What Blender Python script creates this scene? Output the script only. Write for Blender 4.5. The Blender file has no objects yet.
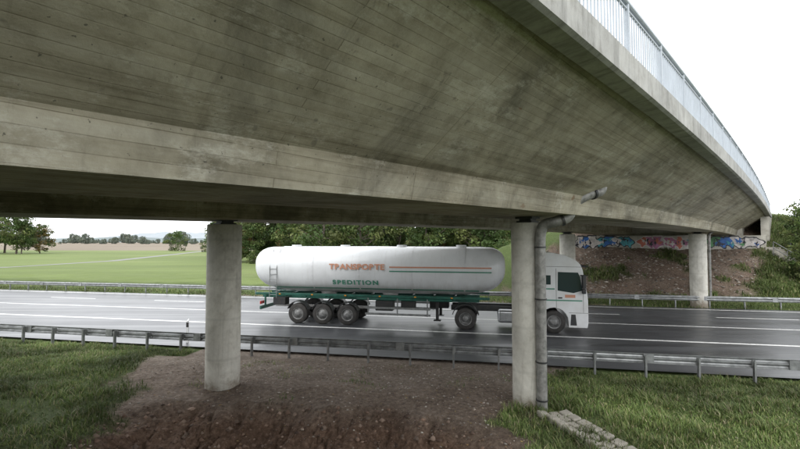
import bpy, math, random
import numpy as np
from mathutils import Vector, Matrix
random.seed(7); rng=np.random.default_rng(7)
D=bpy.data; scn=bpy.context.scene; COL=scn.collection
CAMH=4.3
# ---------------------------------------------------------------- helpers
def link(o,parent=None):
    COL.objects.link(o)
    if parent is not None: o.parent=parent
    return o
def empty(name,loc=(0,0,0),rotz=0):
    e=D.objects.new(name,None); e.empty_display_size=.2; e.location=loc; e.rotation_euler=(0,0,rotz); COL.objects.link(e); return e
def mesh(name,verts,faces,mat=None,parent=None,smooth=False,bevel=0,seg=2):
    me=D.meshes.new(name); me.from_pydata([tuple(v) for v in verts],[],[tuple(f) for f in faces]); me.update()
    o=D.objects.new(name,me)
    if mat: me.materials.append(mat)
    if smooth: me.polygons.foreach_set('use_smooth',[True]*len(me.polygons))
    if bevel>0:
        b=o.modifiers.new('bevel','BEVEL'); b.width=bevel; b.segments=seg; b.limit_method='ANGLE'
    return link(o,parent)
class MB:
    def __init__(s): s.v=[]; s.f=[]
    def add(s,v,f):
        n=len(s.v); s.v+= [tuple(p) for p in v]; s.f+=[tuple(i+n for i in q) for q in f]
    def box(s,c,d,rot=None):
        x,y,z=[a/2 for a in d]
        vs=[Vector((sx*x,sy*y,sz*z)) for sx in(-1,1) for sy in(-1,1) for sz in(-1,1)]
        if rot: vs=[rot@v for v in vs]
        s.add([v+Vector(c) for v in vs],[(0,1,3,2),(4,6,7,5),(0,4,5,1),(2,3,7,6),(0,2,6,4),(1,5,7,3)])
    def cyl(s,p0,p1,r0,r1=None,n=12,caps=True):
        if r1 is None: r1=r0
        p0=Vector(p0);p1=Vector(p1);d=(p1-p0).normalized()
        a=d.orthogonal().normalized(); b=d.cross(a)
        vs=[];
        for p,r in((p0,r0),(p1,r1)):
            for i in range(n):
                t=2*math.pi*i/n; vs.append(p+(a*math.cos(t)+b*math.sin(t))*r)
        fs=[(i,(i+1)%n,n+(i+1)%n,n+i) for i in range(n)]
        if caps: fs+=[tuple(range(n))[::-1],tuple(range(n,2*n))]
        s.add(vs,fs)
    def obj(s,name,mat,parent=None,**k): return mesh(name,s.v,s.f,mat,parent,**k)
def tube(name,pts,r,mat,parent=None,bev=4):
    cu=D.curves.new(name,'CURVE'); cu.dimensions='3D'; cu.bevel_depth=r; cu.bevel_resolution=bev
    sp=cu.splines.new('POLY'); sp.points.add(len(pts)-1)
    for i,p in enumerate(pts): sp.points[i].co=(*p,1)
    sp.use_smooth=True
    cu.materials.append(mat); o=D.objects.new(name,cu); return link(o,parent)
def rounded(pts,rad,n=5):
    pts=[Vector(p) for p in pts]; out=[pts[0]]
    for i in range(1,len(pts)-1):
        a,b,c=pts[i-1:i+2]; d1=(a-b); d2=(c-b); R=min(rad,d1.length*.45,d2.length*.45)
        p=b+d1.normalized()*R; q=b+d2.normalized()*R
        for k in range(n+1):
            t=k/n; out.append(p*(1-t)**2+b*2*t*(1-t)+q*t*t)
    out.append(pts[-1]); return out
def fastmesh(name,V,F,mat,tint=None,parent=None,smooth=False):
    me=D.meshes.new(name); nv=len(V); k,c=F.shape
    me.vertices.add(nv); me.vertices.foreach_set('co',V.astype(np.float32).ravel())
    me.loops.add(k*c); me.loops.foreach_set('vertex_index',F.astype(np.int32).ravel())
    me.polygons.add(k); me.polygons.foreach_set('loop_start',np.arange(0,k*c,c,dtype=np.int32))
    try: me.polygons.foreach_set('loop_total',np.full(k,c,dtype=np.int32))
    except Exception: pass
    me.update(calc_edges=True)
    if tint is not None:
        at=me.color_attributes.new('tint','FLOAT_COLOR','POINT'); at.data.foreach_set('color',tint.astype(np.float32).ravel())
    if smooth: me.polygons.foreach_set('use_smooth',np.ones(k,dtype=bool))
    me.materials.append(mat)
    return link(D.objects.new(name,me),parent)
def vnoise(x,y,seed=0):
    xi=np.floor(x);yi=np.floor(y);fx=x-xi;fy=y-yi;fx=fx*fx*(3-2*fx);fy=fy*fy*(3-2*fy)
    def h(a,b):
        q=np.sin(a*127.1+b*311.7+seed*74.7)*43758.5453; return q-np.floor(q)
    return (h(xi,yi)*(1-fx)+h(xi+1,yi)*fx)*(1-fy)+(h(xi,yi+1)*(1-fx)+h(xi+1,yi+1)*fx)*fy
def fbm(x,y,f,o=4,seed=0):
    s=0;a=.5;n=0
    for i in range(o): s=s+a*vnoise(x*f+i*17.3,y*f-i*9.1,seed+i); n+=a; a*=.5; f*=2.03
    return s/n*2-1
# ---------------------------------------------------------------- materials
class NT:
    def __init__(s,name):
        s.m=D.materials.new(name); s.m.use_nodes=True; s.t=s.m.node_tree; s.b=s.t.nodes['Principled BSDF']
    def n(s,ty,**k):
        x=s.t.nodes.new(ty)
        for a,v in k.items():
            if a.startswith('_'): setattr(x,a[1:],v)
            else: x.inputs[a.replace('__',' ')].default_value=v
        return x
    def l(s,a,b): s.t.links.new(a,b)
    def noise(s,scale,detail=6,rough=.6,vec=None,dist=0):
        x=s.n('ShaderNodeTexNoise',Scale=scale,Detail=detail,Roughness=rough,Distortion=dist)
        if vec: s.l(vec,x.inputs['Vector'])
        return x.outputs['Fac']
    def ramp(s,fac,stops):
        r=s.n('ShaderNodeValToRGB'); e=r.color_ramp.elements
        while len(e)<len(stops): e.new(.5)
        for i,(p,c) in enumerate(stops):
            e[i].position=p; e[i].color=(c,c,c,1) if isinstance(c,(int,float)) else (*c,1)
        s.l(fac,r.inputs[0]); return r.outputs[0]
    def mix(s,fac,a,b,mode='MIX'):
        x=s.t.nodes.new('ShaderNodeMix'); x.data_type='RGBA'; x.blend_type=mode
        for i,v in((0,fac),(6,a),(7,b)):
            if hasattr(v,'links'): s.l(v,x.inputs[i])
            elif i==0: x.inputs[0].default_value=v
            else: x.inputs[i].default_value=(*v,1) if len(v)==3 else v
        return x.outputs[2]
    def math(s,op,a,b=0):
        x=s.t.nodes.new('ShaderNodeMath'); x.operation=op
        for i,v in enumerate((a,b)):
            if hasattr(v,'links'): s.l(v,x.inputs[i])
            else: x.inputs[i].default_value=v
        return x.outputs[0]
    def coord(s,which='Object',scale=(1,1,1),rot=(0,0,0)):
        c=s.t.nodes.new('ShaderNodeTexCoord'); mp=s.t.nodes.new('ShaderNodeMapping'); mp.inputs['Scale'].default_value=scale; mp.inputs['Rotation'].default_value=rot
        s.l(c.outputs[which],mp.inputs[0]); return mp.outputs[0]
    def bump(s,h,strength=.3,dist=.02,chain=None):
        b=s.n('ShaderNodeBump',Strength=strength,Distance=dist); s.l(h,b.inputs['Height'])
        if chain: s.l(chain,b.inputs['Normal'])
        return b.outputs[0]
    def out(s,col=None,rough=None,normal=None,metal=None,spec=None):
        for nm,v in(('Base Color',col),('Roughness',rough),('Normal',normal),('Metallic',metal),('Specular IOR Level',spec)):
            if v is None: continue
            if hasattr(v,'links'): s.l(v,s.b.inputs[nm])
            elif nm=='Base Color': s.b.inputs[nm].default_value=(*v,1)
            else: s.b.inputs[nm].default_value=v
        return s.m
def simple(name,col,rough=.5,metal=0,var=.12,scale=3,dirt=None):
    t=NT(name); v=t.coord('Object')
    f=t.noise(scale,5,.6,v)
    lo=tuple(c*(1-var*2) for c in col) if dirt is None else dirt
    c=t.ramp(f,[(.3,lo),(.62,col)])
    return t.out(c,rough,metal=metal)
def concrete(name,base,kind='plain'):
    t=NT(name); v=t.coord('Object')
    vs=t.coord('Object',scale=(2.4,.10,2.4))
    big=t.noise(.33,7,.7,v,.6); mid=t.noise(2.6,9,.72,v); streak=t.noise(1.6,7,.72,vs); fine=t.noise(45,4,.7,v)
    lo=.50 if kind=='boards' else .70
    c=t.ramp(big,[(.34,tuple(b*lo for b in base)),(.5,tuple(b*.92 for b in base)),(.66,tuple(b*1.2 for b in base))])
    c=t.mix(.65,c,t.ramp(mid,[(.32,(.48,.46,.41)),(.48,(.82,.81,.79)),(.66,(1,1,1))]),'MULTIPLY')
    nrm=t.bump(fine,.25,.01)
    if kind=='boards':
        c=t.mix(.8,c,t.ramp(streak,[(.34,(.42,.385,.31)),(.5,(.86,.84,.79)),(.66,(1,1,1))]),'MULTIPLY')
        sep=t.t.nodes.new('ShaderNodeSeparateXYZ'); t.l(v,sep.inputs[0])
        wob_=t.math('MULTIPLY',t.noise(.8,2,.5,v),.02)
        arc=t.math('ADD',t.math('ADD',sep.outputs[0],t.math('MULTIPLY',sep.outputs[2],.9)),wob_)
        cmb=t.t.nodes.new('ShaderNodeCombineXYZ'); t.l(sep.outputs[1],cmb.inputs[0]); t.l(arc,cmb.inputs[1])
        br=t.t.nodes.new('ShaderNodeTexBrick'); t.l(cmb.outputs[0],br.inputs['Vector']); br.offset=.37
        br.inputs['Scale'].default_value=1; br.inputs['Brick Width'].default_value=3.9; br.inputs['Row Height'].default_value=.15
        br.inputs['Mortar Size'].default_value=.006; br.inputs['Mortar Smooth'].default_value=.4
        br.inputs['Color1'].default_value=(.74,.73,.70,1); br.inputs['Color2'].default_value=(1,1,1,1); br.inputs['Mortar'].default_value=(.45,.42,.37,1)
        c=t.mix(t.ramp(t.noise(.7,6,.65,v),[(.40,.22),(.60,.85)]),c,br.outputs['Color'],'MULTIPLY')
        nrm=t.bump(br.outputs['Color'],.4,.012,nrm)
        br2=t.t.nodes.new('ShaderNodeTexBrick'); t.l(cmb.outputs[0],br2.inputs['Vector']); br2.offset=0
        br2.inputs['Scale'].default_value=1; br2.inputs['Brick Width'].default_value=4.6; br2.inputs['Row Height'].default_value=40
        br2.inputs['Mortar Size'].default_value=.012; br2.inputs['Mortar Smooth'].default_value=.8
        br2.inputs['Color1'].default_value=(.84,.83,.81,1); br2.inputs['Color2'].default_value=(1,1,1,1); br2.inputs['Mortar'].default_value=(.5,.48,.43,1)
        c=t.mix(.8,c,br2.outputs['Color'],'MULTIPLY')
        st=t.noise(1.3,8,.75,t.coord('Object',scale=(.25,1.7,.25))); c=t.mix(t.ramp(st,[(.55,0),(.70,.5)]),c,(.10,.088,.066))
        sp=t.noise(1.5,10,.82,t.coord('Object',scale=(1,.45,1))); c=t.mix(t.ramp(sp,[(.54,0),(.67,.65)]),c,(.58,.56,.485))
        sp=t.noise(5.5,3,.5,v); c=t.mix(t.ramp(sp,[(.68,0),(.74,.45)]),c,(.09,.08,.065))
        pit=t.noise(21,2,.5,v); c=t.mix(t.ramp(pit,[(.71,0),(.74,.7)]),c,(.06,.055,.045))
        ru=t.noise(3.1,2,.5,t.coord('Object',scale=(1.9,.6,1))); c=t.mix(t.ramp(ru,[(.74,0),(.78,.7)]),c,(.17,.09,.045))
    if kind=='fascia':
        st=t.noise(1.6,8,.75,t.coord('Object',scale=(.5,3.2,.35))); c=t.mix(t.ramp(st,[(.48,0),(.66,.6)]),c,(.12,.12,.108))
    if kind=='column':
        sep=t.t.nodes.new('ShaderNodeSeparateXYZ'); t.l(v,sep.inputs[0])
        z=t.math('ADD',sep.outputs[2],t.math('MULTIPLY',t.math('SUBTRACT',t.noise(3,6,.7,v),.5),1.1))
        c=t.mix(t.ramp(z,[(.25,.8),(.55,.0)]),c,(.19,.15,.11))
        st=t.noise(2.2,7,.7,t.coord('Object',scale=(4,4,.22))); c=t.mix(t.ramp(st,[(.53,0),(.68,.4)]),c,(.25,.235,.2))
        ring=t.t.nodes.new('ShaderNodeTexWave'); ring.bands_direction='Z'; t.l(v,ring.inputs['Vector']); ring.inputs['Scale'].default_value=.29; ring.inputs['Distortion'].default_value=.1
        c=t.mix(t.ramp(ring.outputs['Fac'],[(.0,.18),(.02,0)]),c,(.25,.24,.21))
    nrm=t.bump(mid,.25,.03,nrm)
    return t.out(c,.82,nrm,spec=.3)
M_conc=concrete('board_marked_concrete',(.52,.49,.405),'boards')
M_fascia=concrete('fascia_concrete',(.44,.435,.415),'fascia')
M_col=concrete('column_concrete',(.74,.72,.655),'column')
M_abut=concrete('abutment_concrete',(.46,.44,.39),'plain')
M_chan=concrete('weathered_stone',(.27,.255,.22),'plain')
M_galv=simple('galvanised_steel',(.36,.37,.37),.42,.75,.2,6)
M_rail=simple('guardrail_steel',(.34,.35,.35),.42,.6,.25,4)
M_railing=simple('railing_paint',(.42,.46,.50),.45,.2,.08,3)
M_black=simple('black_rubber',(.022,.021,.020),.75,0,.2,8,dirt=(.05,.045,.04))
M_dark=simple('dark_steel',(.03,.032,.035),.5,.3,.2,5,dirt=(.05,.047,.042))
M_white=simple('white_vehicle_paint',(.72,.73,.74),.22,0,.03,1.2,dirt=(.60,.60,.59))
t=NT('white_tank_paint'); v=t.coord('Object')
c=t.ramp(t.noise(.9,5,.6,v),[(.3,(.61,.62,.63)),(.62,(.69,.705,.72))])
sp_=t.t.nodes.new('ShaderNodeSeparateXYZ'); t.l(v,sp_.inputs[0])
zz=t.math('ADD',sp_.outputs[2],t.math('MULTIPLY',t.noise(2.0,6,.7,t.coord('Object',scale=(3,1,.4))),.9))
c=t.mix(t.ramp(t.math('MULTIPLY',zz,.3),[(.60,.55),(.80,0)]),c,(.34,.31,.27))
dr=t.noise(3.0,6,.7,t.coord('Object',scale=(2.6,1,.12))); c=t.mix(t.ramp(dr,[(.55,0),(.72,.3)]),c,(.40,.38,.34))
M_tank=t.out(c,.28)
M_green=simple('green_chassis_paint',(.02,.11,.08),.4,0,.25,3)
M_orange=simple('orange_lettering',(.56,.27,.17),.4,0,.1,3)
M_gletter=simple('green_lettering',(.07,.25,.17),.4,0,.1,3)
M_rim=simple('wheel_rim',(.26,.26,.255),.5,.4,.3,8)
M_chrome=simple('aluminium',(.45,.46,.47),.32,.9,.15,5)
M_bark=simple('bark',(.13,.11,.085),.9,0,.3,8)
M_pipe=simple('drain_pipe_metal',(.28,.275,.26),.55,.3,.3,7)
t=NT('glass_tinted'); M_glass=t.out((.02,.035,.045),.06,spec=.8)
t=NT('red_lens'); M_red=t.out((.5,.02,.02),.25)
t=NT('amber_lens'); M_amber=t.out((.7,.28,.03),.25)
t=NT('headlamp_glass'); M_lamp=t.out((.7,.72,.75),.1)
t=NT('white_line_paint'); M_line=t.out(t.ramp(t.noise(9,6,.8,t.coord('Object')),[(.3,(.30,.30,.30)),(.5,(.78,.78,.76))]),.4)
t=NT('wet_asphalt'); v=t.coord('Object'); n1=t.noise(.5,6,.6,v); n2=t.noise(60,3,.7,v); vs=t.coord('Object',scale=(.05,1.3,1),rot=(0,0,.197)); n3=t.noise(1,5,.6,vs)
c=t.ramp(n1,[(.3,(.042,.044,.049)),(.7,(.085,.088,.094))]); c=t.mix(.5,c,t.ramp(n3,[(.35,.5),(.65,1)]),'MULTIPLY')
rg=t.ramp(n3,[(.3,.26),(.7,.50)])
M_asph=t.out(c,rg,t.bump(n2,.3,.004),spec=1.0)
t=NT('country_lane_asphalt'); M_lane=t.out(t.ramp(t.noise(.4,4,.6,t.coord('Object')),[(.3,(.12,.12,.105)),(.7,(.17,.17,.155))]),.6)
def foliage(name,rough=.6,trans=.25):
    t=NT(name); a=t.n('ShaderNodeVertexColor'); a.layer_name='tint'
    t.out(a.outputs[0],rough,spec=.25)
    tr=t.n('ShaderNodeBsdfTranslucent'); t.l(a.outputs[0],tr.inputs[0])
    mx=t.n('ShaderNodeMixShader',Fac=trans); o=t.t.nodes['Material Output']
    t.l(t.b.outputs[0],mx.inputs[1]); t.l(tr.outputs[0],mx.inputs[2]); t.l(mx.outputs[0],o.inputs[0]); return t.m
M_leaf=foliage('leaf_foliage'); M_grass=foliage('grass_blades',.5,.3)
t=NT('ground_soil_and_grass'); v=t.coord('Object'); a=t.n('ShaderNodeVertexColor'); a.layer_name='tint'
sep=t.t.nodes.new('ShaderNodeSeparateColor'); t.l(a.outputs[0],sep.inputs[0])
nb=t.noise(.8,8,.7,v); nf=t.noise(9,9,.78,v); nl=t.noise(.012,4,.5,v); nst=t.noise(55,4,.7,v)
soil=t.ramp(nf,[(.30,(.080,.062,.050)),(.5,(.22,.18,.145)),(.70,(.40,.345,.29))])
soil=t.mix(.7,soil,t.ramp(nb,[(.34,(.45,.41,.37)),(.58,(1,1,1))]),'MULTIPLY')
red=t.ramp(nf,[(.30,(.050,.029,.020)),(.5,(.165,.105,.072)),(.72,(.31,.215,.16))])
red=t.mix(.6,red,t.ramp(nb,[(.34,(.5,.46,.43)),(.58,(1,1,1))]),'MULTIPLY')
gr=t.ramp(nf,[(.3,(.036,.048,.017)),(.52,(.08,.11,.036)),(.75,(.16,.18,.078))])
gr=t.mix(.5,gr,t.ramp(nl,[(.35,(.8,.85,.6)),(.65,(1,1,1))]),'MULTIPLY')
fg=t.ramp(t.noise(.03,6,.65,t.coord('Object',scale=(.35,1,1))),[(.35,(.13,.165,.058)),(.5,(.155,.20,.066)),(.65,(.20,.225,.09))])
fg=t.mix(.45,fg,t.ramp(t.noise(.15,7,.75,t.coord('Object',scale=(.2,1,1))),[(.35,.6),(.6,1)]),'MULTIPLY')
brn=t.ramp(nl,[(.35,(.17,.14,.105)),(.65,(.22,.185,.14))])
c=t.mix(sep.outputs[1],soil,red)
c=t.mix(sep.outputs[0],c,gr)
al=t.n('ShaderNodeAttribute'); al.attribute_name='field'
sep2=t.t.nodes.new('ShaderNodeSeparateColor'); t.l(al.outputs['Color'],sep2.inputs[0])
c=t.mix(sep2.outputs[0],c,fg); c=t.mix(sep2.outputs[1],c,brn)
nr=t.bump(nf,.9,.09); nr=t.bump(nst,.6,.025,nr)
M_ground=t.out(c,.88,nr,spec=.2)
# ---------------------------------------------------------------- terrain
CX,SX=.737,.676
def smooth(e0,e1,x):
    t=np.clip((x-e0)/(e1-e0),0,1); return t*t*(3-2*t)
def scarp(x,y):
    m=y+.2*x
    e=10.75+1.0*fbm(x,y*.3,.45,3,3)-.04*(x+1)**2+.7*(np.abs(fbm(x,y*.35,1.3,3,8))-.25)
    k=np.clip((e-m)/2.6,0,1)**.9
    return k*smooth(-7.0,-5.0,x+.5*fbm(x,y,.7,2,5))*smooth(2.6,.8,x)
def height(x,y):
    x=np.asarray(x,float); y=np.asarray(y,float)
    m=y+.2*x; r=CX*x-SX*y; tt=SX*x+CX*y; c=np.abs(r+8.6)
    top=6.55*(1-smooth(70,200,tt))*(1-smooth(60,160,-tt)); side=6.55-np.maximum(0,c-7.3)/1.6
    far=np.clip(np.minimum(np.minimum(top,side),(m-34.0)*.46),0,None)*(m>33)
    near=np.clip(np.minimum(np.minimum(top,side),(6.2-m)*.42),0,None)*(m<8)
    z=far+near
    k=smooth(15.6,12.5,m)*.25; S=scarp(x,y)
    z=z+k+.10*np.exp(-((m-11.5-.6*fbm(x,y*.3,.5,2,33))/.7)**2)*smooth(-7,-4,x)*smooth(3,1,x)-.95*S
    act=smooth(15.7,14.6,m)*smooth(-40,-25,x)*smooth(60,40,x)
    rough=np.clip(.30+1.6*S*(1-S)*2,0,1)*(1-grassmask(x,y)*.6)
    gul=np.abs(fbm(x,y*.3,2.1,4,44))
    z=z+act*(.09*fbm(x,y,.7,2,1)+.13*rough*fbm(x,y,2.6,4,2)+.06*rough*np.abs(fbm(x,y,6.5,3,6)))-act*.13*(.15-gul).clip(0,1)/.15*np.clip(S*2,0,1)*(S>0)
    act2=smooth(34.5,36,m)*smooth(60,50,m)
    z=z+act2*(.16*fbm(x,y,.6,3,5)+.12*fbm(x,y,2.0,3,9))
    inroad=smooth(15.6,16.0,m)*smooth(33.0,32.4,m)
    z=z*(1-inroad)-.06*inroad
    return z
def grassmask(x,y):
    m=y+.2*x; r=CX*x-SX*y
    w=fbm(x,y,.9,4,21)*1.3
    left=smooth(-.35,.35,(-6.6-(y-8.9)*.36)-x+w)
    right=smooth(-.35,.35,x-(2.0+(y-8.9)*.58)+w)
    g=np.maximum(left,right)
    fardirt=smooth(34.2,35.2,m)*smooth(-.6,.6,(-2.4)-r+w)*smooth(-.6,.6,r+16.5+w)*smooth(60,50,m)
    fardirt=fardirt*(1-.75*smooth(.15,.45,fbm(x,y,.8,3,30)))
    g=np.where(m>33,1-fardirt,g)
    g=np.where((m>14.7)&(m<17)&(x<-8),1.0,g)
    return g
def axis(segs):
    out=[]
    for a,b,s in segs: out+=list(np.arange(a,b,s))
    return out
def grow(start,end,s0,g=1.12):
    o=[];x=start;s=s0
    while x<end: o.append(x); x+=s; s*=g
    o.append(end); return o
xs=sorted(set([-v for v in grow(60,3500,1.5)])|set(axis([(-60,-16,1.0),(-16,-9,.2),(-9,6,.055),(6,16,.16),(16,44,.4),(44,60,1)]))|set(grow(60,3500,1.5)))
ys=sorted(set([-v for v in grow(30,600,1.5,1.25)])|set(axis([(-30,4,1.0),(4,7,.3),(7,15.5,.055),(15.5,17,.14),(17,34,.5),(34,52,.35),(52,60,1)]))|set(grow(60,4500,1.0,1.1)))
X,Y=np.meshgrid(np.array(xs),np.array(ys)); Z=height(X,Y)
G=grassmask(X,Y); m_=Y+.2*X
red_=np.where(m_>33,.45+.3*fbm(X,Y,.5,3,4),np.clip(np.clip(scarp(X,Y)*2.2,0,.85)+smooth(.1,.7,fbm(X,Y,.6,3,12))*.3+.3*smooth(14,11.0,m_),0,1))
tint=np.zeros(X.shape+(4,)); tint[...,0]=G; tint[...,1]=red_; tint[...,3]=1
nx,ny=len(xs),len(ys); idx=np.arange(nx*ny).reshape(ny,nx)
F=np.stack([idx[:-1,:-1],idx[:-1,1:],idx[1:,1:],idx[1:,:-1]],-1).reshape(-1,4)
V=np.stack([X,Y,Z],-1).reshape(-1,3)
ground=fastmesh('ground',V,F,M_ground,tint.reshape(-1,4),smooth=True)
fa=np.zeros(X.shape+(4,)); Rr=CX*X-SX*Y
fa[...,0]=smooth(39,43,m_)*(np.abs(Rr+8.6)>19)*(Rr<20); fa[...,1]=smooth(175,190,Y+.15*X+8*fbm(X,Y,.02,2,2))*(X<0)
fa[...,3]=1
at=ground.data.color_attributes.new('field','FLOAT_COLOR','POINT'); at.data.foreach_set('color',fa.astype(np.float32).ravel())
# ---------------------------------------------------------------- road
phi=-math.atan(.2); CU,SU=math.cos(phi),math.sin(phi)
def rw(m,s): return (s*CU, m+s*SU)
def strip(name,m0,m1,s0,s1,z,mat,parent=None,n=1):
    mb=MB()
    for i in range(n):
        a=s0+(s1-s0)*i/n;b=s0+(s1-s0)*(i+1)/n
        mb.add([(*rw(m0,a),z),(*rw(m0,b),z),(*rw(m1,b),z),(*rw(m1,a),z)],[(0,1,2,3)])
    return mb.obj(name,mat,parent)
road=empty('road')
strip('asphalt',16.3,32.0,-900,700,.03,M_asph,road)
strip('edge_line',21.15,21.35,-900,700,.034,M_line,road)
strip('centre_line',25.0,25.15,-900,700,.034,M_line,road)
strip('far_edge_line',31.2,31.4,-900,700,.034,M_line,road)
mb=MB()
for s in np.arange(-300,300,9.0):
    a=s+3.0;b=a+4.0
    mb.add([(*rw(28.2,a),.034),(*rw(28.2,b),.034),(*rw(28.35,b),.034),(*rw(28.35,a),.034)],[(0,1,2,3)])
mb.obj('lane_dashes',M_line,road)
pts=[(-120,58),(-64,72),(-62,95),(-72,140),(-84,190),(-110,300)]
vs=[]
for i,p in enumerate(pts):
    q0=Vector(pts[max(0,i-1)]);q1=Vector(pts[min(len(pts)-1,i+1)]);d=(q1-q0).normalized();nn=Vector((-d.y,d.x))*1.3
    vs+=[(p[0]+nn.x,p[1]+nn.y,.02),(p[0]-nn.x,p[1]-nn.y,.02)]
mesh('country_road',vs,[(2*i,2*i+1,2*i+3,2*i+2) for i in range(len(pts)-1)],M_lane)
# ---------------------------------------------------------------- guardrails
def guardrail(m,s0,s1,side,spacing=1.5):
    e=empty('guardrail',(*rw(m,0),0),phi)
    prof=[(0,.44),(.0,.455),(.06,.49),(.075,.52),(.06,.55),(0,.585),(0,.605),(.06,.64),(.075,.67),(.06,.70),(0,.735),(0,.75)]
    mb=MB()
    outer=[(side*(p[0]),p[1]) for p in prof]; inner=[(side*(p[0]-.006),p[1]) for p in prof]
    ring=outer+inner[::-1]; k=len(ring)
    S=list(np.arange(s0,s1+.1,4.0)); vs=[]
    for i,s in enumerate(S):
        dz=random.uniform(-.012,.012); dy=random.uniform(-.012,.012)
        vs+=[(s,y+dy,z+dz) for (y,z) in ring]
    ns=len(S)
    mb.add(vs,[(q*k+i,q*k+(i+1)%k,(q+1)*k+(i+1)%k,(q+1)*k+i) for q in range(ns-1) for i in range(k)])
    mb.obj('beam',M_rail,e)
    jb=MB()
    for s in S: jb.box((s,side*.03,.595),(.3,.10,.27))
    jb.obj('splice_plates',M_rail,e)
    pb=MB()
    for s in np.arange(s0+.4,s1,spacing):
        y=-side*.11; jz=random.uniform(-.015,.015); rot=Matrix.Rotation(random.uniform(-.03,.03),3,'Y')
        pb.box((s,y,.33+jz),(.012,.10,.76),rot); pb.box((s-.025,y-.05,.33+jz),(.05,.008,.76),rot); pb.box((s-.025,y+.05,.33+jz),(.05,.008,.76),rot)
        pb.box((s,-side*.03,.595),(.10,.05,.2))
    pb.obj('posts',M_galv,e)
    return e
guardrail(15.6,-120,60,+1)
guardrail(32.5,-300,60,-1,2.0)
e=empty('delineator_post',(*rw(16.9,-9.1),0),phi)
mesh('post',[(-.06,-.05,0),(.06,-.05,0),(0,.06,0),(-.06,-.05,.95),(.06,-.05,.95),(0,.06,1.05)],[(0,1,4,3),(1,2,5,4),(2,0,3,5),(3,4,5),(0,2,1)],M_white,e,bevel=.012)
MB_=MB(); MB_.box((0,-.054,.78),(.115,.004,.2)); MB_.obj('black_band',M_black,e)
# ---------------------------------------------------------------- bridge
BR=empty('road_bridge',(0,0,0),-math.radians(42.5))
def tm(m,r): return (m+.529*r)/.872
def arcf(t):
    return 1-((t-21)/22)**2 if -1<=t<=43 else -abs(t-(43 if t>43 else -1))*.09
def bend(t): return .22*arcf(t)-.10
def camber(t): return .14*arcf(t)-.07
H=CAMH
RX=-1.8
half=[(RX,H+2.32),(RX,H+2.70),(RX-.32,H+2.70),(RX-.32,H+2.45)]
under=[(RX-.06,H+2.29),(RX-.30,H+2.27),(RX-.33,H+2.34),(-3.9,H+1.03),(-4.0,H+.58),(-6.15,H+.58),(-6.2,H+1.55),(-6.6,H+1.75)]
right=under[::-1]+half
ax=-8.6
left=[(2*ax-r,z) for r,z in right][::-1]
sec=right+left
segn=55
def loft(sec,m0,m1,name,mat,parent):
    vs=[];k=len(sec)
    for i in range(segn+1):
        for r,z in sec:
            t0=tm(m0,r);t1=tm(m1,r); t=t0+(t1-t0)*i/segn; vs.append((r+bend(t),t,z+camber(t)))
    fs=[(i*k+j,i*k+(j+1)%k,(i+1)*k+(j+1)%k,(i+1)*k+j) for i in range(segn) for j in range(k)]
    fs+=[tuple(range(k))[::-1],tuple(segn*k+j for j in range(k))]
    return mesh(name,vs,fs,mat,parent)
deck=loft(sec,-6,49,'deck_and_girders',M_conc,BR)
deck.data.materials.append(M_fascia)
loft([(RX-.34,H+2.455),(RX-.34,H+2.475),(2*ax-RX+.34,H+2.475),(2*ax-RX+.34,H+2.455)],-6,49,'deck_surface',M_asph,BR)
for p in deck.data.polygons:
    if len(p.vertices)!=4: continue
    if p.center.z-camber(p.center.y)>H+2.265: p.material_index=1
def block(name,m0,m1,r0,r1,z0,z1,mat):
    vs=[(r,tm(m,r),z) for m in(m0,m1) for r in(r0,r1) for z in(z0,z1)]
    return mesh(name,vs,[(0,1,3,2),(4,6,7,5),(0,4,5,1),(2,3,7,6),(0,2,6,4),(1,5,7,3)],mat,BR,bevel=.02)
block('far_abutment',42.0,49.5,-15.0,-2.25,1.2,H+.46,M_abut)
block('far_backwall',42.9,49.4,-13.4,-3.85,H+.46,H+1.7,M_abut)
block('near_abutment',-9,-1.6,-15.0,-2.25,1.0,H+.40,M_abut)
block('near_backwall',-8.9,-2.4,-13.4,-3.85,H+.40,H+1.5,M_abut)
block('far_wing_wall',43.4,56,-2.65,-2.10,3.0,H+2.1,M_abut)
def column(x,y,zb,r):
    e=empty('bridge_column',(x,y,0)); 
    mb=MB(); mb.cyl((0,0,zb-.8),(0,0,H+.46),r,r,64); o=mb.obj('shaft',M_col,e,bevel=.02)
    for p in o.data.polygons: p.use_smooth=len(p.vertices)==4
    mb=MB(); rot=Matrix.Rotation(-math.radians(42.5),3,'Z')
    mb.box((0,0,H+.485),(r*1.0,r*1.0,.05),rot); mb.box((0,0,H+.535),(r*.75,r*.75,.05),rot); mb.box((0,0,H+.59),(r*1.1,r*1.1,.06),rot)
    mb.obj('bearing',M_dark,e)
    return e
column(-4.94,12.4,0,.46); column(3.25,11.2,0,.41); column(19.6,29.0,.3,.5); column(11.4,30.0,.3,.5)
def railing(r,mm=49):
    e=empty('bridge_railing',(0,0,0),-math.radians(42.5)); z=H+2.70
    t0=tm(-5,r);t1=tm(mm,r); mb=MB()
    for t in np.arange(t0,t1,.125):
        mb.box((r+bend(t),t,z+.46+camber(t)),(.022,.022,.72))
    mb.obj('balusters',M_railing,e)
    mb=MB(); T_=np.arange(t0,t1,1.0)
    for a,b in zip(T_[:-1],T_[1:]):
        for dz,rd in((.10,.022),(.82,.022),(.93,.045)):
            mb.cyl((r+bend(a),a,z+dz+camber(a)),(r+bend(b),b,z+dz+camber(b)),rd,n=10)
    for t in np.arange(t0+.05,t1,2.0): mb.box((r+bend(t),t+.06,z+.45+camber(t)),(.07,.05,.9)); mb.box((r+bend(t),t+.06,z+.006+camber(t)),(.16,.16,.012))
    mb.obj('rails_and_posts',M_railing,e)
railing(RX-.14); railing(2*ax-RX+.14)
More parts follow.
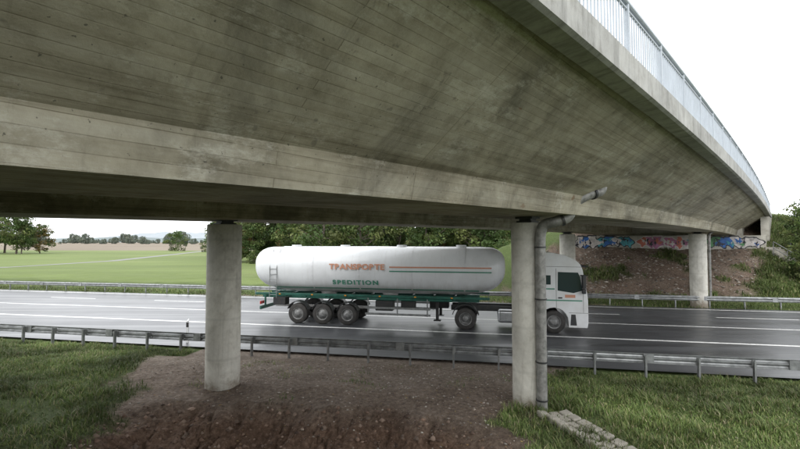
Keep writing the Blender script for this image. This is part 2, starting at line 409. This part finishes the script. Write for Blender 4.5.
P=empty('drain_pipe')
path=[(4.98,10.95,6.05),(4.96,10.72,5.52),(4.45,10.52,5.40),(4.12,10.48,5.18),(4.02,10.43,4.86),(3.72,10.46,4.76),(3.44,10.62,4.70),(3.40,10.68,4.4),(3.40,10.68,.0)]
tube('pipe',rounded(path,.2),.125,M_pipe,P,6)
mb=MB()
def ringat(p,q,r=.15,w=.06):
    p=Vector(p);d=(Vector(q)-p).normalized(); mb.cyl(p-d*w/2,p+d*w/2,r,n=24)
ringat((4.965,10.79,5.68),(4.98,10.95,6.05)); ringat((4.66,10.60,5.45),(4.45,10.52,5.40)); ringat((4.07,10.455,5.02),(4.02,10.43,4.86)); ringat((3.85,10.445,4.805),(3.72,10.46,4.76))
for z in(4.15,2.9,1.4,.5): ringat((3.40,10.68,z),(3.40,10.68,z+.1),.14,.035)
mb.obj('flanges_and_clips',M_dark,P)
P2=empty('drain_pipe')
tube('pipe',rounded([(21.6,29.7,5.75),(21.6,29.6,5.15),(21.0,29.3,5.05),(20.2,28.75,4.75),(20.15,28.7,4.5),(20.15,28.7,.5)],.2),.08,M_pipe,P2)
mb=MB()
for i in range(8):
    for j in range(3):
        x=3.55+.10*i+(j-1)*.25+random.uniform(-.02,.02); y=10.25-.29*i+random.uniform(-.02,.02)
        rot=Matrix.Rotation(random.uniform(-.2,.2)+.3,3,'Z')@Matrix.Rotation(random.uniform(-.08,.08)+(j-1)*-.12,3,'Y')
        mb.box((x,y,float(height(x,y))+.02+abs(j-1)*.03),(.22,.26,.14),rot)
mb.obj('drainage_channel',M_chan,None,bevel=.03)
def graf(name,mat,shapes,off):
    mb=MB()
    for pts in shapes:
        n=len(pts); vs=[(s,tm(42.0,s)-off,z) for (s,z) in pts]
        c=(sum(v[0] for v in vs)/n,sum(v[1] for v in vs)/n,sum(v[2] for v in vs)/n)
        mb.add(vs+[c],[(i,(i+1)%n,n) for i in range(n)])
    if shapes: mb.obj(name,mat,BR)
def blob(cx,cz,rx,rz,n=30,k=.22,ph=0):
    return [(cx+rx*(1+k*math.sin(3*a+ph)+k*.7*math.sin(7*a+ph*2))*math.cos(a),cz+rz*(1+k*math.cos(2*a+ph)+k*.6*math.sin(5*a+ph))*math.sin(a)) for a in [2*math.pi*i/n for i in range(n)]]
gcols=[(.03,.14,.45),(.55,.14,.08),(.06,.34,.40),(.62,.58,.56),(.60,.34,.08),(.02,.02,.03),(.42,.14,.28),(.10,.30,.12)]
gm=[simple('graffiti_paint_%d'%i,c,.5,0,.2) for i,c in enumerate(gcols)]
zc=4.22; rr=-14.5; i=0; layers=[[] for _ in range(4)]
random.seed(3)
while rr<-2.7:
    u_=(rr+14.5)/12
    pal=[0,0,2,3] if u_<.33 else ([1,4,3,6] if u_<.62 else [0,2,7,3])
    w=random.uniform(.34,.66); ph=random.uniform(0,6); cz=zc+random.uniform(-.06,.06)
    layers[0].append((5 if u_<.36 or u_>.6 else 3,blob(rr,cz,w*.95,.52,ph=ph,k=.26)))
    layers[1].append((random.choice(pal),blob(rr,cz,w*.78,.42,ph=ph,k=.26)))
    for q in range(2): layers[2].append((random.choice(pal+[5]),blob(rr+random.uniform(-.25,.25),cz+random.uniform(-.17,.17),w*.24,.16,ph=ph+q*2,k=.45)))
    layers[3].append((random.choice([3,5,pal[0]]),blob(rr+random.uniform(-.2,.2),cz+random.uniform(-.1,.1),w*.10,.24,ph=ph+5,k=.5)))
    rr+=w*.95; i+=1
    if i in(8,16): rr+=.7
off=.004
for li,L in enumerate(layers):
    for c_ in range(len(gm)):
        graf('graffiti_layer',gm[c_],[s for a,s in L if a==c_],off); off+=.0021
ST=empty('embankment_stairs')
mb=MB(); hb=MB(); rot=Matrix.Rotation(phi,3,'Z')
sx=30.6
for i in range(24):
    m=34.3+i*.33; x,y=rw(m,sx); z=max(0,(m-34.0)*.46)+.02
    x=x+(m-34.3)*.04
    mb.box((x,y,z),(1.1,.36,.3),rot)
    if i%4==0:
        for sgn in(-.6,.6): 
            hx,hy=x+sgn*CU,y+sgn*SU; hb.cyl((hx,hy,z-.1),(hx,hy,z+1.05),.03,n=8)
for sgn in(-.6,.6):
    for hh in(.55,1.05):
        m=34.3;x0,y0=rw(m,sx);m2=34.3+20*.33;x1,y1=rw(m2,sx); x1+=(m2-34.3)*.04
        hb.cyl((x0+sgn*CU,y0+sgn*SU,.16+hh-.0),(x1+sgn*CU,y1+sgn*SU,(m2-34)*.46+.02+hh),.028,n=8)
mb.obj('steps',M_abut,ST,bevel=.01); hb.obj('handrail',M_galv,ST)
# ---------------------------------------------------------------- truck
front=Vector((8.58,20.18,.03))
T=empty('tanker_truck',front,phi)
W=2.5
def extr(name,prof,y0,y1,mat,bevel=.03,parent=T,seg=3):
    n=len(prof); vs=[(x,y,z) for y in(y0,y1) for x,z in prof]
    fs=[tuple(range(n)),tuple(range(2*n-1,n-1,-1))]+[(i,n+i,n+(i+1)%n,(i+1)%n) for i in range(n)]
    return mesh(name,vs,fs,mat,parent,bevel=bevel,seg=seg)
arc=[(-1.49+.64*math.cos(a),.55+.64*math.sin(a)) for a in [math.pi*i/10 for i in range(11)]]
cabp=[(-.04,.30),(0,.55),(0,1.55),(-.03,1.80),(-.12,2.35),(-.22,2.95),(-.32,3.20),(-.55,3.42),(-1.0,3.62),(-1.6,3.74),(-2.2,3.76),(-2.32,3.70),(-2.34,.95),(-2.15,.95)]
cabp+=[(x,z) for x,z in arc[::-1]]+[(-.85,.30)]
extr('cab_body',cabp,0,W,M_white,.07,seg=4)
def panel(name,pts,y,mat,th=.008,b=0):
    s=-1 if y<=W/2 else 1
    return extr(name,pts,y,y+s*th,mat,b)
for y in(0,W):
    panel('side_window',[(-.24,2.0),(-.34,2.62),(-.42,2.82),(-1.30,2.84),(-1.32,1.98),(-.62,1.88)],y,M_glass,.008)
    panel('sleeper_window',[(-1.62,2.25),(-1.62,2.68),(-2.0,2.68),(-2.0,2.25)],y,M_glass,.008)
    panel('door_seam_rear',[(-1.375,1.2),(-1.375,3.0),(-1.39,3.0),(-1.39,1.2)],y,M_black,.004)
    panel('door_seam_front',[(-.20,1.0),(-.20,1.95),(-.212,1.95),(-.212,1.0)],y,M_black,.004)
    panel('roof_seam',[(-.25,3.08),(-2.3,3.10),(-2.3,3.085),(-.25,3.065)],y,M_dark,.004)
    panel('bumper_seam',[(-.01,.98),(-.83,.98),(-.83,.965),(-.01,.965)],y,M_black,.004)
    panel('door_handle',[(-1.12,1.62),(-1.12,1.68),(-1.3,1.68),(-1.3,1.62)],y,M_black,.03)
    panel('step_well',[(-.78,.4),(-.74,.9),(-.55,.9),(-.5,.4)],y,M_dark,.006)
    s=-1 if y==0 else 1
    mb=MB(); mb.box((-.20,y+s*.16,2.42),(.16,.22,.62)); mb.box((-.20,y+s*.14,1.98),(.16,.2,.22)); mb.box((-.3,y+s*.03,2.7),(.05,.2,.05)); mb.obj('mirror',M_dark,T,bevel=.03)
    panel('stripe_cab_green',[(-1.45,2.02),(-1.45,2.08),(-2.28,2.08),(-2.28,2.02)],y,M_gletter,.004)
    panel('stripe_door',[(-.25,1.50),(-.25,1.56),(-2.28,1.56),(-2.28,1.50)],y,M_gletter,.006)
    panel('door_logo',[(-.55,1.66),(-.55,1.80),(-1.0,1.80),(-1.0,1.66)],y,M_orange,.006)
def wsx(z): return -.03-(z-1.8)*(.19/1.15)+.012
ws=[(.15,1.86),(W-.15,1.86),(W-.22,2.95),(.22,2.95)]
mesh('windscreen',[(wsx(z),y,z) for y,z in ws]+[(wsx(z)-.02,y,z) for y,z in ws],[(0,1,2,3),(7,6,5,4),(0,4,5,1),(1,5,6,2),(2,6,7,3),(3,7,4,0)],M_glass,T)
mb=MB(); mb.box((.005,W/2,1.25),(.02,1.7,.45)); mb.box((.005,W/2,.62),(.02,1.3,.25)); mb.obj('grille',M_dark,T,bevel=.008)
mb=MB()
for k_ in range(5): mb.box((.018,W/2,1.08+k_*.085),(.012,1.6,.02))
mb.obj('grille_bars',M_chrome,T)
mb=MB(); mb.box((.0,.32,.78),(.04,.4,.2)); mb.box((.0,W-.32,.78),(.04,.4,.2)); mb.obj('headlights',M_lamp,T,bevel=.02)
mb=MB(); mb.box((-.12,W/2,3.08),(.35,2.2,.06)); mb.obj('sun_visor',M_dark,T,bevel=.02)
mb=MB(); mb.box((-4.2,W/2-.42,.95),(4.2,.08,.26)); mb.box((-4.2,W/2+.42,.95),(4.2,.08,.26)); mb.box((-5.5,W/2,1.14),(.9,.9,.12)); mb.box((-2.7,W/2,1.5),(.5,2.0,.9)); mb.obj('tractor_frame',M_dark,T,bevel=.02)
for y in(.12,W-.62):
    mb=MB(); mb.box((-3.35,y+.25,.68),(1.35,.55,.6)); mb.obj('fuel_tank',M_chrome,T,bevel=.12,seg=4)
for y in(.02,W-.52):
    pf=[(-5.55+.66*math.cos(a),.56+.66*math.sin(a)) for a in [math.pi*(.08+.84*i/12) for i in range(13)]]; pf2=[(-5.55+.62*math.cos(a),.56+.62*math.sin(a)) for a in [math.pi*(.92-.84*i/12) for i in range(13)]]
    extr('rear_mudguard',pf+pf2,y,y+.5,M_dark,.0)
def wheel(x,y,out,r=.52,w=.32,dual=False):
    n=40
    if dual: w=.6
    prof=[(r*.60,0),(r*.62,.0),(r*.93,0.005),(r,.035),(r,w-.035),(r*.93,w),(r*.5,w)]
    def lathe(nm,prof,mat):
        vs=[];k=len(prof)
        for a in range(n):
            t=2*math.pi*a/n
            for rr,d in prof: vs.append((x+rr*math.cos(t),y-out*d,r+rr*math.sin(t)))
        mesh(nm,vs,[(a*k+j,((a+1)%n)*k+j,((a+1)%n)*k+j+1,a*k+j+1) for a in range(n) for j in range(k-1)],mat,T,smooth=True)
    lathe('tyre',prof,M_black)
    lathe('rim',[(r*.61,.01),(r*.55,.0),(r*.53,.07),(r*.50,.13 if dual else .05),(r*.30,.16 if dual else .03),(r*.27,.03 if dual else -.03),(r*.14,.02 if dual else -.05),(.001,.02 if dual else -.05)],M_rim)
for y,out in((.04,-1),(W-.04,1)):
    wheel(-1.49,y,out); wheel(-5.55,y,out,dual=True)
    for x in(-11.5,-12.84,-14.18): wheel(x,y,out,w=.38)
mb=MB()
for x in(-1.49,-5.55,-11.5,-12.84,-14.18): mb.cyl((x,.3,.52),(x,W-.3,.52),.08,n=10)
mb.obj('axles',M_dark,T)
L0,L1=-3.62,-16.95; n=40
def tank_sec(u):
    L=abs(L1-L0); d=u*L; e=.8; s=1.0
    if d<e: s=math.sqrt(max(0,1-((e-d)/e)**2))**.7
    if L-d<e: s=math.sqrt(max(0,1-((e-(L-d))/e)**2))**.7
    return max(s,.02)
us=[0,.002,.006,.012,.02,.03,.045,.06]+list(np.linspace(.08,.92,28))+[.94,.955,.97,.98,.988,.994,.998,1]
vs=[]
for u in us:
    s=tank_sec(u); x=L0+(L1-L0)*u
    bot=1.55+.50*max(0,(abs(u-.5)-.34)/.16)**1.6
    top=3.99-.05*abs(u-.5)*2
    zc_=(top+bot)/2; rz=(top-bot)/2*s; ry=1.24*s
    for i in range(n):
        a=2*math.pi*i/n; ca,sa=math.cos(a),math.sin(a); pw=.88
        vs.append((x,W/2+ry*math.copysign(abs(ca)**pw,ca),zc_+rz*math.copysign(abs(sa)**pw,sa)))
k=n
fs=[(i*k+j,i*k+(j+1)%k,(i+1)*k+(j+1)%k,(i+1)*k+j) for i in range(len(us)-1) for j in range(k)]
fs+=[tuple(range(k))[::-1],tuple((len(us)-1)*k+j for j in range(k))]
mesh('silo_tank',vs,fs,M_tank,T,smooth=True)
mb=MB()
for x in(-5.6,-8.2,-10.9,-13.4):
    ring=[]
    for xx in(x-.035,x+.035):
        for i in range(n):
            a=2*math.pi*i/n; ca,sa=math.cos(a),math.sin(a); pw=.88
            ring.append((xx,W/2+1.252*math.copysign(abs(ca)**pw,ca),2.76+1.225*math.copysign(abs(sa)**pw,sa)))
    mb.add(ring,[(i,(i+1)%n,n+(i+1)%n,n+i) for i in range(n)])
mb.obj('tank_bands',M_tank,T)
# rear ladder and top handrail
mb=MB()
for x in(-15.75,-15.35): mb.cyl((x,-.01,1.3),(x,-.01,2.9),.018,n=8); mb.cyl((x,-.01,2.9),(x,.45,3.85),.018,n=8)
for i in range(6): mb.cyl((-15.75,-.01,1.45+i*.27),(-15.35,-.01,1.45+i*.27),.014,n=6)
mb.obj('ladder',M_galv,T)
mb=MB()
for x in(-5.8,-8.9,-12,-14.8): mb.cyl((x,W/2,3.9),(x,W/2,4.06),.26,n=20)
mb.box((-10.2,W/2+.45,3.96),(11,.35,.03)); mb.obj('manholes_walkway',M_tank,T)
mb=MB(); 
for y in(W/2-.5,W/2+.5): mb.box((-10.7,y,1.36),(11.6,.1,.26))
for y in(.10,W-.10): mb.box((-10.5,y,1.50),(12.2,.07,.12))
for x in np.arange(-16,-5,1.1): mb.box((x,W/2,1.42),(.08,2.3,.1))
mb.box((-16.3,W/2,.75),(.1,2.35,.18)); mb.box((-16.3,.6,1.1),(.08,.08,.6)); mb.box((-16.3,W-.6,1.1),(.08,.08,.6))
mb.obj('trailer_frame',M_green,T,bevel=.01)
mb=MB()
for y in(.08,W-.08):
    for z in(.62,.92): mb.box((-8.9,y,z),(3.3,.04,.1))
    for x in(-7.4,-8.9,-10.4): mb.box((x,y,.98),(.06,.05,.85))
mb.obj('side_guard',M_galv,T)
mb=MB(); mb.box((-9.6,.42,1.02),(.9,.55,.5)); mb.box((-8.4,.45,1.08),(.7,.5,.42)); mb.box((-7.0,W-.5,1.0),(1.0,.6,.5)); mb.box((-15.3,.45,1.1),(.7,.5,.4)); mb.obj('equipment_boxes',M_dark,T,bevel=.03)
mb=MB()
for y in(.45,W-.45): mb.box((-6.95,y,.85),(.14,.14,.95)); mb.box((-6.95,y,.34),(.35,.3,.04))
mb.obj('landing_legs',M_dark,T)
mb=MB()
for y in(.02,W-.42):
    for x in(-11.5,-12.84,-14.18):
        pf=[(x+.60*math.cos(a),.56+.60*math.sin(a)) for a in [math.pi*(.1+.8*i/10) for i in range(11)]]; q=[(x+.575*math.cos(a),.56+.575*math.sin(a)) for a in [math.pi*(.9-.8*i/10) for i in range(11)]]
        nn=len(pf+q); mb.add([(a_,yy,b_) for yy in(y,y+.4) for a_,b_ in pf+q],[tuple(range(nn)),tuple(range(2*nn-1,nn-1,-1))]+[(i,nn+i,nn+(i+1)%nn,(i+1)%nn) for i in range(nn)])
mb.obj('trailer_mudguards',M_dark,T)
mb=MB(); mb.cyl((-9.5,W/2,1.6),(-9.5,W/2,.75),.45,.12,16); mb.cyl((-12.9,W/2,1.6),(-12.9,W/2,1.2),.45,.3,16); mb.cyl((-9.5,W/2,.75),(-16.0,W/2,.75),.07,n=10); mb.obj('hoppers',M_tank,T)
mb=MB(); mb.cyl((-6.2,.16,1.36),(-11.0,.16,1.36),.075,n=12); mb.obj('hose_tube',M_green,T)
mb=MB(); mb.box((-16.36,.35,1.0),(.04,.4,.16)); mb.box((-16.36,W-.35,1.0),(.04,.4,.16)); mb.obj('tail_lights',M_red,T)
mb=MB()
for x in(-6.2,-8,-9.8,-11.6,-13.4,-15.2): mb.box((x,.055,1.50),(.1,.02,.05))
mb.obj('marker_lamps',M_amber,T)
def tankpatch(name,x0,x1,z0,z1,mat,side=-1,off=.010):
    mb=MB(); nx_=max(2,int(abs(x1-x0)/.4)); nz=3; vs=[]
    for i in range(nx_+1):
        x=x0+(x1-x0)*i/nx_
        for j in range(nz+1):
            z=z0+(z1-z0)*j/nz; sa=(z-2.765)/1.215; sa=max(-.99,min(.99,sa)); th=math.asin(math.copysign(abs(sa)**(1/.88),sa)); ca=abs(math.cos(th))**.88
            vs.append((x,W/2+side*(1.24*ca+off+.006),z))
    kk=nz+1
    mb.add(vs,[(i*kk+j,(i+1)*kk+j,(i+1)*kk+j+1,i*kk+j+1) for i in range(nx_) for j in range(nz)])
    return mb.obj(name,mat,T,smooth=True)
for sd in(-1,1):
    tankpatch('stripe_orange',-4.3,-9.3,2.93,3.00,M_orange,sd)
    tankpatch('stripe_green',-4.3,-9.3,2.73,2.79,M_gletter,sd)
    tankpatch('stripe_low_green',-4.9,-15.6,1.80,1.86,M_gletter,sd)
def word(txt,x,z,size,mat,y,name='lettering',off=.02,tilt=0,sp=1.15,wd=1.2,rz=0):
    c=D.curves.new(name,'FONT'); c.body=txt; c.size=size; c.extrude=.003; c.offset=off; c.space_character=sp
    c.materials.append(mat); o=D.objects.new(name,c); link(o,T)
    o.location=(x,y,z); o.rotation_euler=(math.radians(90+tilt),0,rz); o.scale=(wd,1,1)
word('TRANSPORTE',-12.45,2.84,.38,M_orange,-.045,tilt=-6,off=.014,sp=1.05)
word('SPEDITION',-12.3,2.06,.33,M_gletter,.145,tilt=22,off=.014,sp=1.3)
# ---------------------------------------------------------------- vegetation
def treemesh(name,h,cr,seed,cols,nclump=70,per=70,leaf=.3,low=.25):
    r=np.random.default_rng(seed); random.seed(seed)
    mb=MB(); tp=[Vector((0,0,-.3))]
    for i in range(1,6): tp.append(Vector((r.normal(0,.02)*h*.5,r.normal(0,.02)*h*.5,h*.8*i/5)))
    rad=[h*.018*(1-.8*i/5)+.02 for i in range(6)]
    for i in range(5): mb.cyl(tp[i],tp[i+1],rad[i],rad[i+1],8,False)
    tips=[]
    for i in range(14):
        a=r.uniform(0,6.28); z=h*r.uniform(low+.02,.75); base=Vector((0,0,z)); 
        rr=cr*(.9 if z<h*.55 else .6)*r.uniform(.6,1)
        tip=base+Vector((math.cos(a)*rr,math.sin(a)*rr,h*r.uniform(.05,.16))); mid=(base+tip)/2+Vector((0,0,-.03*h))
        mb.cyl(base,mid,h*.008,h*.006,5,False); mb.cyl(mid,tip,h*.006,h*.002,5,False); tips.append(tip)
    V=[];F=[];C=[];nv=0
    for k in range(nclump):
        if k<len(tips): c=np.array(tips[k])
        else:
            z=r.uniform(low,.97); w=math.sin(math.pi*min(1,max(.08,(z-low)/(1.02-low)))**.75)**.7
            a=r.uniform(0,6.28); q=cr*w*math.sqrt(r.uniform(.15,1))*r.uniform(.8,1.12)
            c=np.array([math.cos(a)*q,math.sin(a)*q,z*h])
        s=cr*r.uniform(.16,.34); col=np.array(cols[r.integers(len(cols))])*r.uniform(.6,1.3)
        P=r.normal(0,1,(per,3)); P/=np.linalg.norm(P,axis=1)[:,None]; P*=(r.uniform(.3,1,(per,1))**.6)*s; P[:,2]*=.75; P+=c
        A=r.normal(0,1,(per,3)); A/=np.linalg.norm(A,axis=1)[:,None]; B=r.normal(0,1,(per,3)); B=np.cross(A,B); B/=np.linalg.norm(B,axis=1)[:,None]
        sz=leaf*r.uniform(.5,1.1,(per,1))
        q=np.stack([P-A*sz,P-B*sz*.6,P+A*sz,P+B*sz*.6],1).reshape(-1,3)
        V.append(q); F.append(np.arange(nv,nv+4*per).reshape(-1,4)); nv+=4*per
        cc=np.ones((per,4,4)); cc[:,:,:3]=(col[None,:]*r.uniform(.8,1.2,(per,1)))[:,None,:]; C.append(cc.reshape(-1,4))
    tm_=mb.obj(name+'_trunk',M_bark); lf=fastmesh(name+'_leaves',np.concatenate(V),np.concatenate(F),M_leaf,np.concatenate(C))
    a,b=tm_.data,lf.data
    D.objects.remove(tm_); D.objects.remove(lf); return a,b
greens=[(.065,.105,.03),(.095,.13,.038),(.055,.09,.027),(.125,.145,.05)]
autumn=[(.10,.125,.04),(.16,.14,.05),(.21,.15,.055),(.07,.10,.03)]
haze_pale=[(.15,.18,.13),(.18,.20,.15),(.13,.16,.13)]  # distance haze mixed into the leaf colours of the far hedgerow trees
TM=[treemesh('tree_a',13,4.6,1,greens,85,55,.30,.22),treemesh('tree_b',11,4.0,2,greens,70,55,.28,.18),treemesh('tree_c',12,4.2,3,autumn,80,60,.30,.12),treemesh('tree_d',4,2.4,4,greens,45,60,.15,.02),treemesh('tree_e',10,5.5,5,haze_pale,50,40,.5,.08)]
def tree(x,y,k,s=1,parent=None,name='tree',z=None):
    e=empty(name,(x,y,(float(height(x,y)) if z is None else z)),random.uniform(0,6.28)); e.scale=(s,s,s*random.uniform(.9,1.1))
    if parent is not None: e.parent=parent; e.name='clump'
    for me,nm in zip(TM[k],('trunk','leaves')):
        o=D.objects.new(nm,me); link(o,e)
    return e
random.seed(11)
fw=empty('forest_treeline')
def ipt(px,y): return ((px-400)/440*y,y)
for i in range(31):
    px=238+i*12.5+random.uniform(-5,5); y=random.uniform(60,82)+ (20 if px<300 else 0); x,_=ipt(px,y)
    tree(x,y,random.choice([0,1,0,2]),random.uniform(.85,1.15),fw)
for i in range(20):
    px=232+i*19+random.uniform(-9,9); y=random.uniform(54,60)+(26 if px<320 else 0); x,_=ipt(px,y); tree(x,y,3,random.uniform(.5,.9),fw)
for i in range(9):   # scrub that closes the gap beside the embankment toe
    px=505+i*11+random.uniform(-3,3); y=random.uniform(46,52); x,_=ipt(px,y); tree(x,y,3,random.uniform(.55,.85),fw)
for i in range(20):
    px=225+i*20; y=random.uniform(95,125); x,_=ipt(px,y); tree(x,y,random.choice([0,1,2]),random.uniform(.9,1.2),fw)
gv=empty('tree_grove')
for i in range(18):
    px=-150+i*11+random.uniform(-4,4); y=random.uniform(140,165); x,_=ipt(px,y); tree(x,y,random.choice([2,2,1,0]),random.uniform(1.15,1.4)*(1 if px<22 else .72),gv)
for px,y,k,s in((176,190,3,2.0),(208,170,3,1.2),(222,130,1,.6)):
    x,_=ipt(px,y); tree(x,y,k,s)
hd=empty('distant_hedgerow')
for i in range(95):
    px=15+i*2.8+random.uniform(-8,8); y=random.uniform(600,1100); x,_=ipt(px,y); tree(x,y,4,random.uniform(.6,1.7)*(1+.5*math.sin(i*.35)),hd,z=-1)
random.seed(5)
for px,m,s in((788,37.5,.5),(800,40,.8),(815,37,.9),(830,42,1.1),(794,44,.6),(812,45,1)):
    a=(px-400)/440; y=m/(1+.2*a); tree(a*y+1.0,y,3,s,name='bush')
def hill(name,y,hmax,col,seed,x0=-3000,x1=3000):
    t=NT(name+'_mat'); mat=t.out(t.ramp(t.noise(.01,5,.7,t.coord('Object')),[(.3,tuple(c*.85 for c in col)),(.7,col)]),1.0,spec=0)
    n=160; vs=[]
    for i in range(n+1):
        x=x0+(x1-x0)*i/n; h=hmax*(.55+.3*math.sin(x*.0017+seed)+.15*math.sin(x*.006+seed*2)+.03*math.sin(x*.05))
        vs+=[(x,y-200,-1),(x,y,h*.7),(x,y+150,h),(x,y+600,-2)]
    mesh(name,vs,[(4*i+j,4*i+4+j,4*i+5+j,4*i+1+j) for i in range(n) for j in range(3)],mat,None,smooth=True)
hill('hill',1500,38,(.22,.25,.25),1.0); hill('hill',2600,100,(.34,.37,.39),2.2)  # aerial haze painted into the hill colours, paler and bluer farther back
def grass(name,N,xr,yr,hmin,hmax,prob,wid=.008,seed=1):
    r=np.random.default_rng(seed)
    x=r.uniform(*xr,N); y=r.uniform(*yr,N); keep=r.uniform(0,1,N)<prob(x,y); x=x[keep];y=y[keep]; n=len(x)
    cl=np.clip(.5+.9*fbm(x,y,1.9,3,9),0,1.4); z=height(x,y)-.01
    h=r.uniform(hmin,hmax,n)*(.35+1.0*cl); a=r.uniform(0,6.28,n); lean=r.uniform(.1,1.0,n)*h
    dx,dy=np.cos(a),np.sin(a); px,py=-dy,dx; w=wid*r.uniform(.6,1.5,n)
    def pt(fr,fl,s): return np.stack([x+dx*lean*fl+px*w*s,y+dy*lean*fl+py*w*s,z+h*fr],1)
    V=np.stack([pt(0,0,-1),pt(0,0,1),pt(.55,.3,.8),pt(.55,.3,-.8),pt(1-.15,1,.15),pt(1-.15,1,-.15)],1).reshape(-1,3)
    b=np.arange(n)*6; F=np.concatenate([np.stack([b,b+1,b+2,b+3],1),np.stack([b+3,b+2,b+4,b+5],1)])
    base=np.array([[.12,.175,.05],[.17,.225,.07],[.09,.135,.04],[.24,.245,.105],[.30,.27,.165]]); ci=r.choice(5,n,p=[.31,.29,.16,.15,.09])
    tintv=np.clip(.85+.9*fbm(x,y,.55,4,7),.45,1.5); c=base[ci]*r.uniform(.7,1.3,(n,1))*tintv[:,None]
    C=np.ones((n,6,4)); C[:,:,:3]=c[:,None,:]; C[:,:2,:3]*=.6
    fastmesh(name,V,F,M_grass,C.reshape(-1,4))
gp=lambda x,y: np.clip(grassmask(x,y)*1.1-.05,0,1)*((y+.2*x)<15.9)*(.25+.75*(fbm(x,y,1.1,3,14)>-.25))
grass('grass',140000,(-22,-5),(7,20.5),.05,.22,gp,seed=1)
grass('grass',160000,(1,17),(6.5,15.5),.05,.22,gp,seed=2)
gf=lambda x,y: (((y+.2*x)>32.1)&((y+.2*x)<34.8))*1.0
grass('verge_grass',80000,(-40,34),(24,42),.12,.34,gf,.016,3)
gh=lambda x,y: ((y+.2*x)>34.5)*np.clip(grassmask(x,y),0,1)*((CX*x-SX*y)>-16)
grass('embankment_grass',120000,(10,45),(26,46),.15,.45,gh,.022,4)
sp=lambda x,y: (1-grassmask(x,y))*.9*(fbm(x,y,.9,3,11)>.30)*((y+.2*x)<15.5)
grass('weeds',18000,(-9,6),(7,15.5),.03,.13,sp,.007,5)
f8=np.array([[0,2,4],[2,1,4],[1,3,4],[3,0,4],[2,0,5],[1,2,5],[3,1,5],[0,3,5]]); o8=np.array([[1,0,0],[-1,0,0],[0,1,0],[0,-1,0],[0,0,1],[0,0,-1]],float)
t=NT('gravel_stone'); a=t.n('ShaderNodeVertexColor'); a.layer_name='tint'; t.l(a.outputs[0],t.b.inputs['Base Color']); t.b.inputs['Roughness'].default_value=.85; M_stone=t.m
def stones(name,N,xr,yr,s0,s1,ok,col,seed,flat=.6):
    r=np.random.default_rng(seed)
    x=r.uniform(*xr,N); y=r.uniform(*yr,N); k_=ok(x,y,r.uniform(0,1,N)); x=x[k_];y=y[k_];n=len(x); z=height(x,y)
    s=s0+s1*r.uniform(0,1,n)**4
    P=o8[None]*s[:,None,None]*r.uniform(.55,1.3,(n,6,1)); P[:,:,2]*=flat
    an=r.uniform(0,6.28,n); ca,sa=np.cos(an)[:,None],np.sin(an)[:,None]; Q=P.copy(); Q[:,:,0]=P[:,:,0]*ca-P[:,:,1]*sa; Q[:,:,1]=P[:,:,0]*sa+P[:,:,1]*ca
    Q+=np.stack([x,y,z],1)[:,None,:]
    F=(f8[None]+(np.arange(n)*6)[:,None,None]).reshape(-1,3)
    C=np.ones((n,6,4)); cc=np.array(col)[r.integers(0,len(col),n)]; C[:,:,:3]=(cc*r.uniform(.45,1.4,(n,1)))[:,None,:]
    fastmesh(name,Q.reshape(-1,3),F,M_stone,C.reshape(-1,4))
stones('gravel',15000,(-10,8),(6.5,15.5),.008,.04,lambda x,y,u:(u>grassmask(x,y)*.95+.4*(fbm(x,y,.8,2,40)<0)+.5*(scarp(x,y)>.05))&((y+.2*x)<15.8),[(.28,.24,.205),(.19,.145,.11),(.33,.30,.26)],9)
stones('soil_clods',7000,(-8,4),(7.5,13),.015,.08,lambda x,y,u:(scarp(x,y)>.03)&(u>.2),[(.17,.11,.078),(.12,.075,.052),(.23,.165,.125)],19,.8)
stones('slope_rubble',14000,(8,34),(28,42),.03,.14,lambda x,y,u:(u>grassmask(x,y))&((y+.2*x)>34.3)&((y+.2*x)<42.2),[(.24,.205,.17),(.15,.115,.09),(.32,.29,.25)],10,.5)
stones('leaf_litter',5000,(-10,12),(6.5,15.5),.015,.03,lambda x,y,u:((y+.2*x)<15.6)&(fbm(x,y,.6,2,50)>-.1),[(.20,.12,.05),(.12,.07,.035),(.26,.19,.08)],12,.12)
# ---------------------------------------------------------------- world, sun, camera
w=D.worlds.new('World'); scn.world=w; w.use_nodes=True; nt=w.node_tree; bg=nt.nodes['Background']
sky=nt.nodes.new('ShaderNodeTexSky'); sky.sky_type='NISHITA'; sky.sun_disc=False; sky.sun_elevation=math.radians(42); sky.sun_rotation=math.radians(200); sky.air_density=1.2; sky.dust_density=4; sky.ozone_density=1
hs=nt.nodes.new('ShaderNodeHueSaturation'); hs.inputs['Saturation'].default_value=.12; hs.inputs['Value'].default_value=1.2
mx=nt.nodes.new('ShaderNodeMix'); mx.data_type='RGBA'; mx.inputs[0].default_value=.72; mx.inputs[7].default_value=(18.5,18.9,19.4,1)
nt.links.new(sky.outputs[0],hs.inputs['Color']); nt.links.new(hs.outputs[0],mx.inputs[6]); nt.links.new(mx.outputs[2],bg.inputs[0]); bg.inputs[1].default_value=.15
sd=D.lights.new('sun','SUN'); sd.energy=1.0; sd.angle=math.radians(20); sd.color=(1,.98,.95)
so=D.objects.new('sun',sd); COL.objects.link(so)
el,azr=math.radians(42),math.radians(200)
dirv=Vector((math.sin(azr)*math.cos(el),math.cos(azr)*math.cos(el),math.sin(el)))
so.rotation_euler=dirv.to_track_quat('Z','Y').to_euler()
cd=D.cameras.new('camera'); cd.sensor_width=36; cd.lens=19.8; cd.clip_start=.05; cd.clip_end=12000
co=D.objects.new('camera',cd); COL.objects.link(co); co.location=(0,0,CAMH); co.rotation_euler=(math.radians(90+2.15),0,0)
scn.camera=co
scn.view_settings.view_transform='Standard'; scn.view_settings.look='None'; scn.view_settings.exposure=0
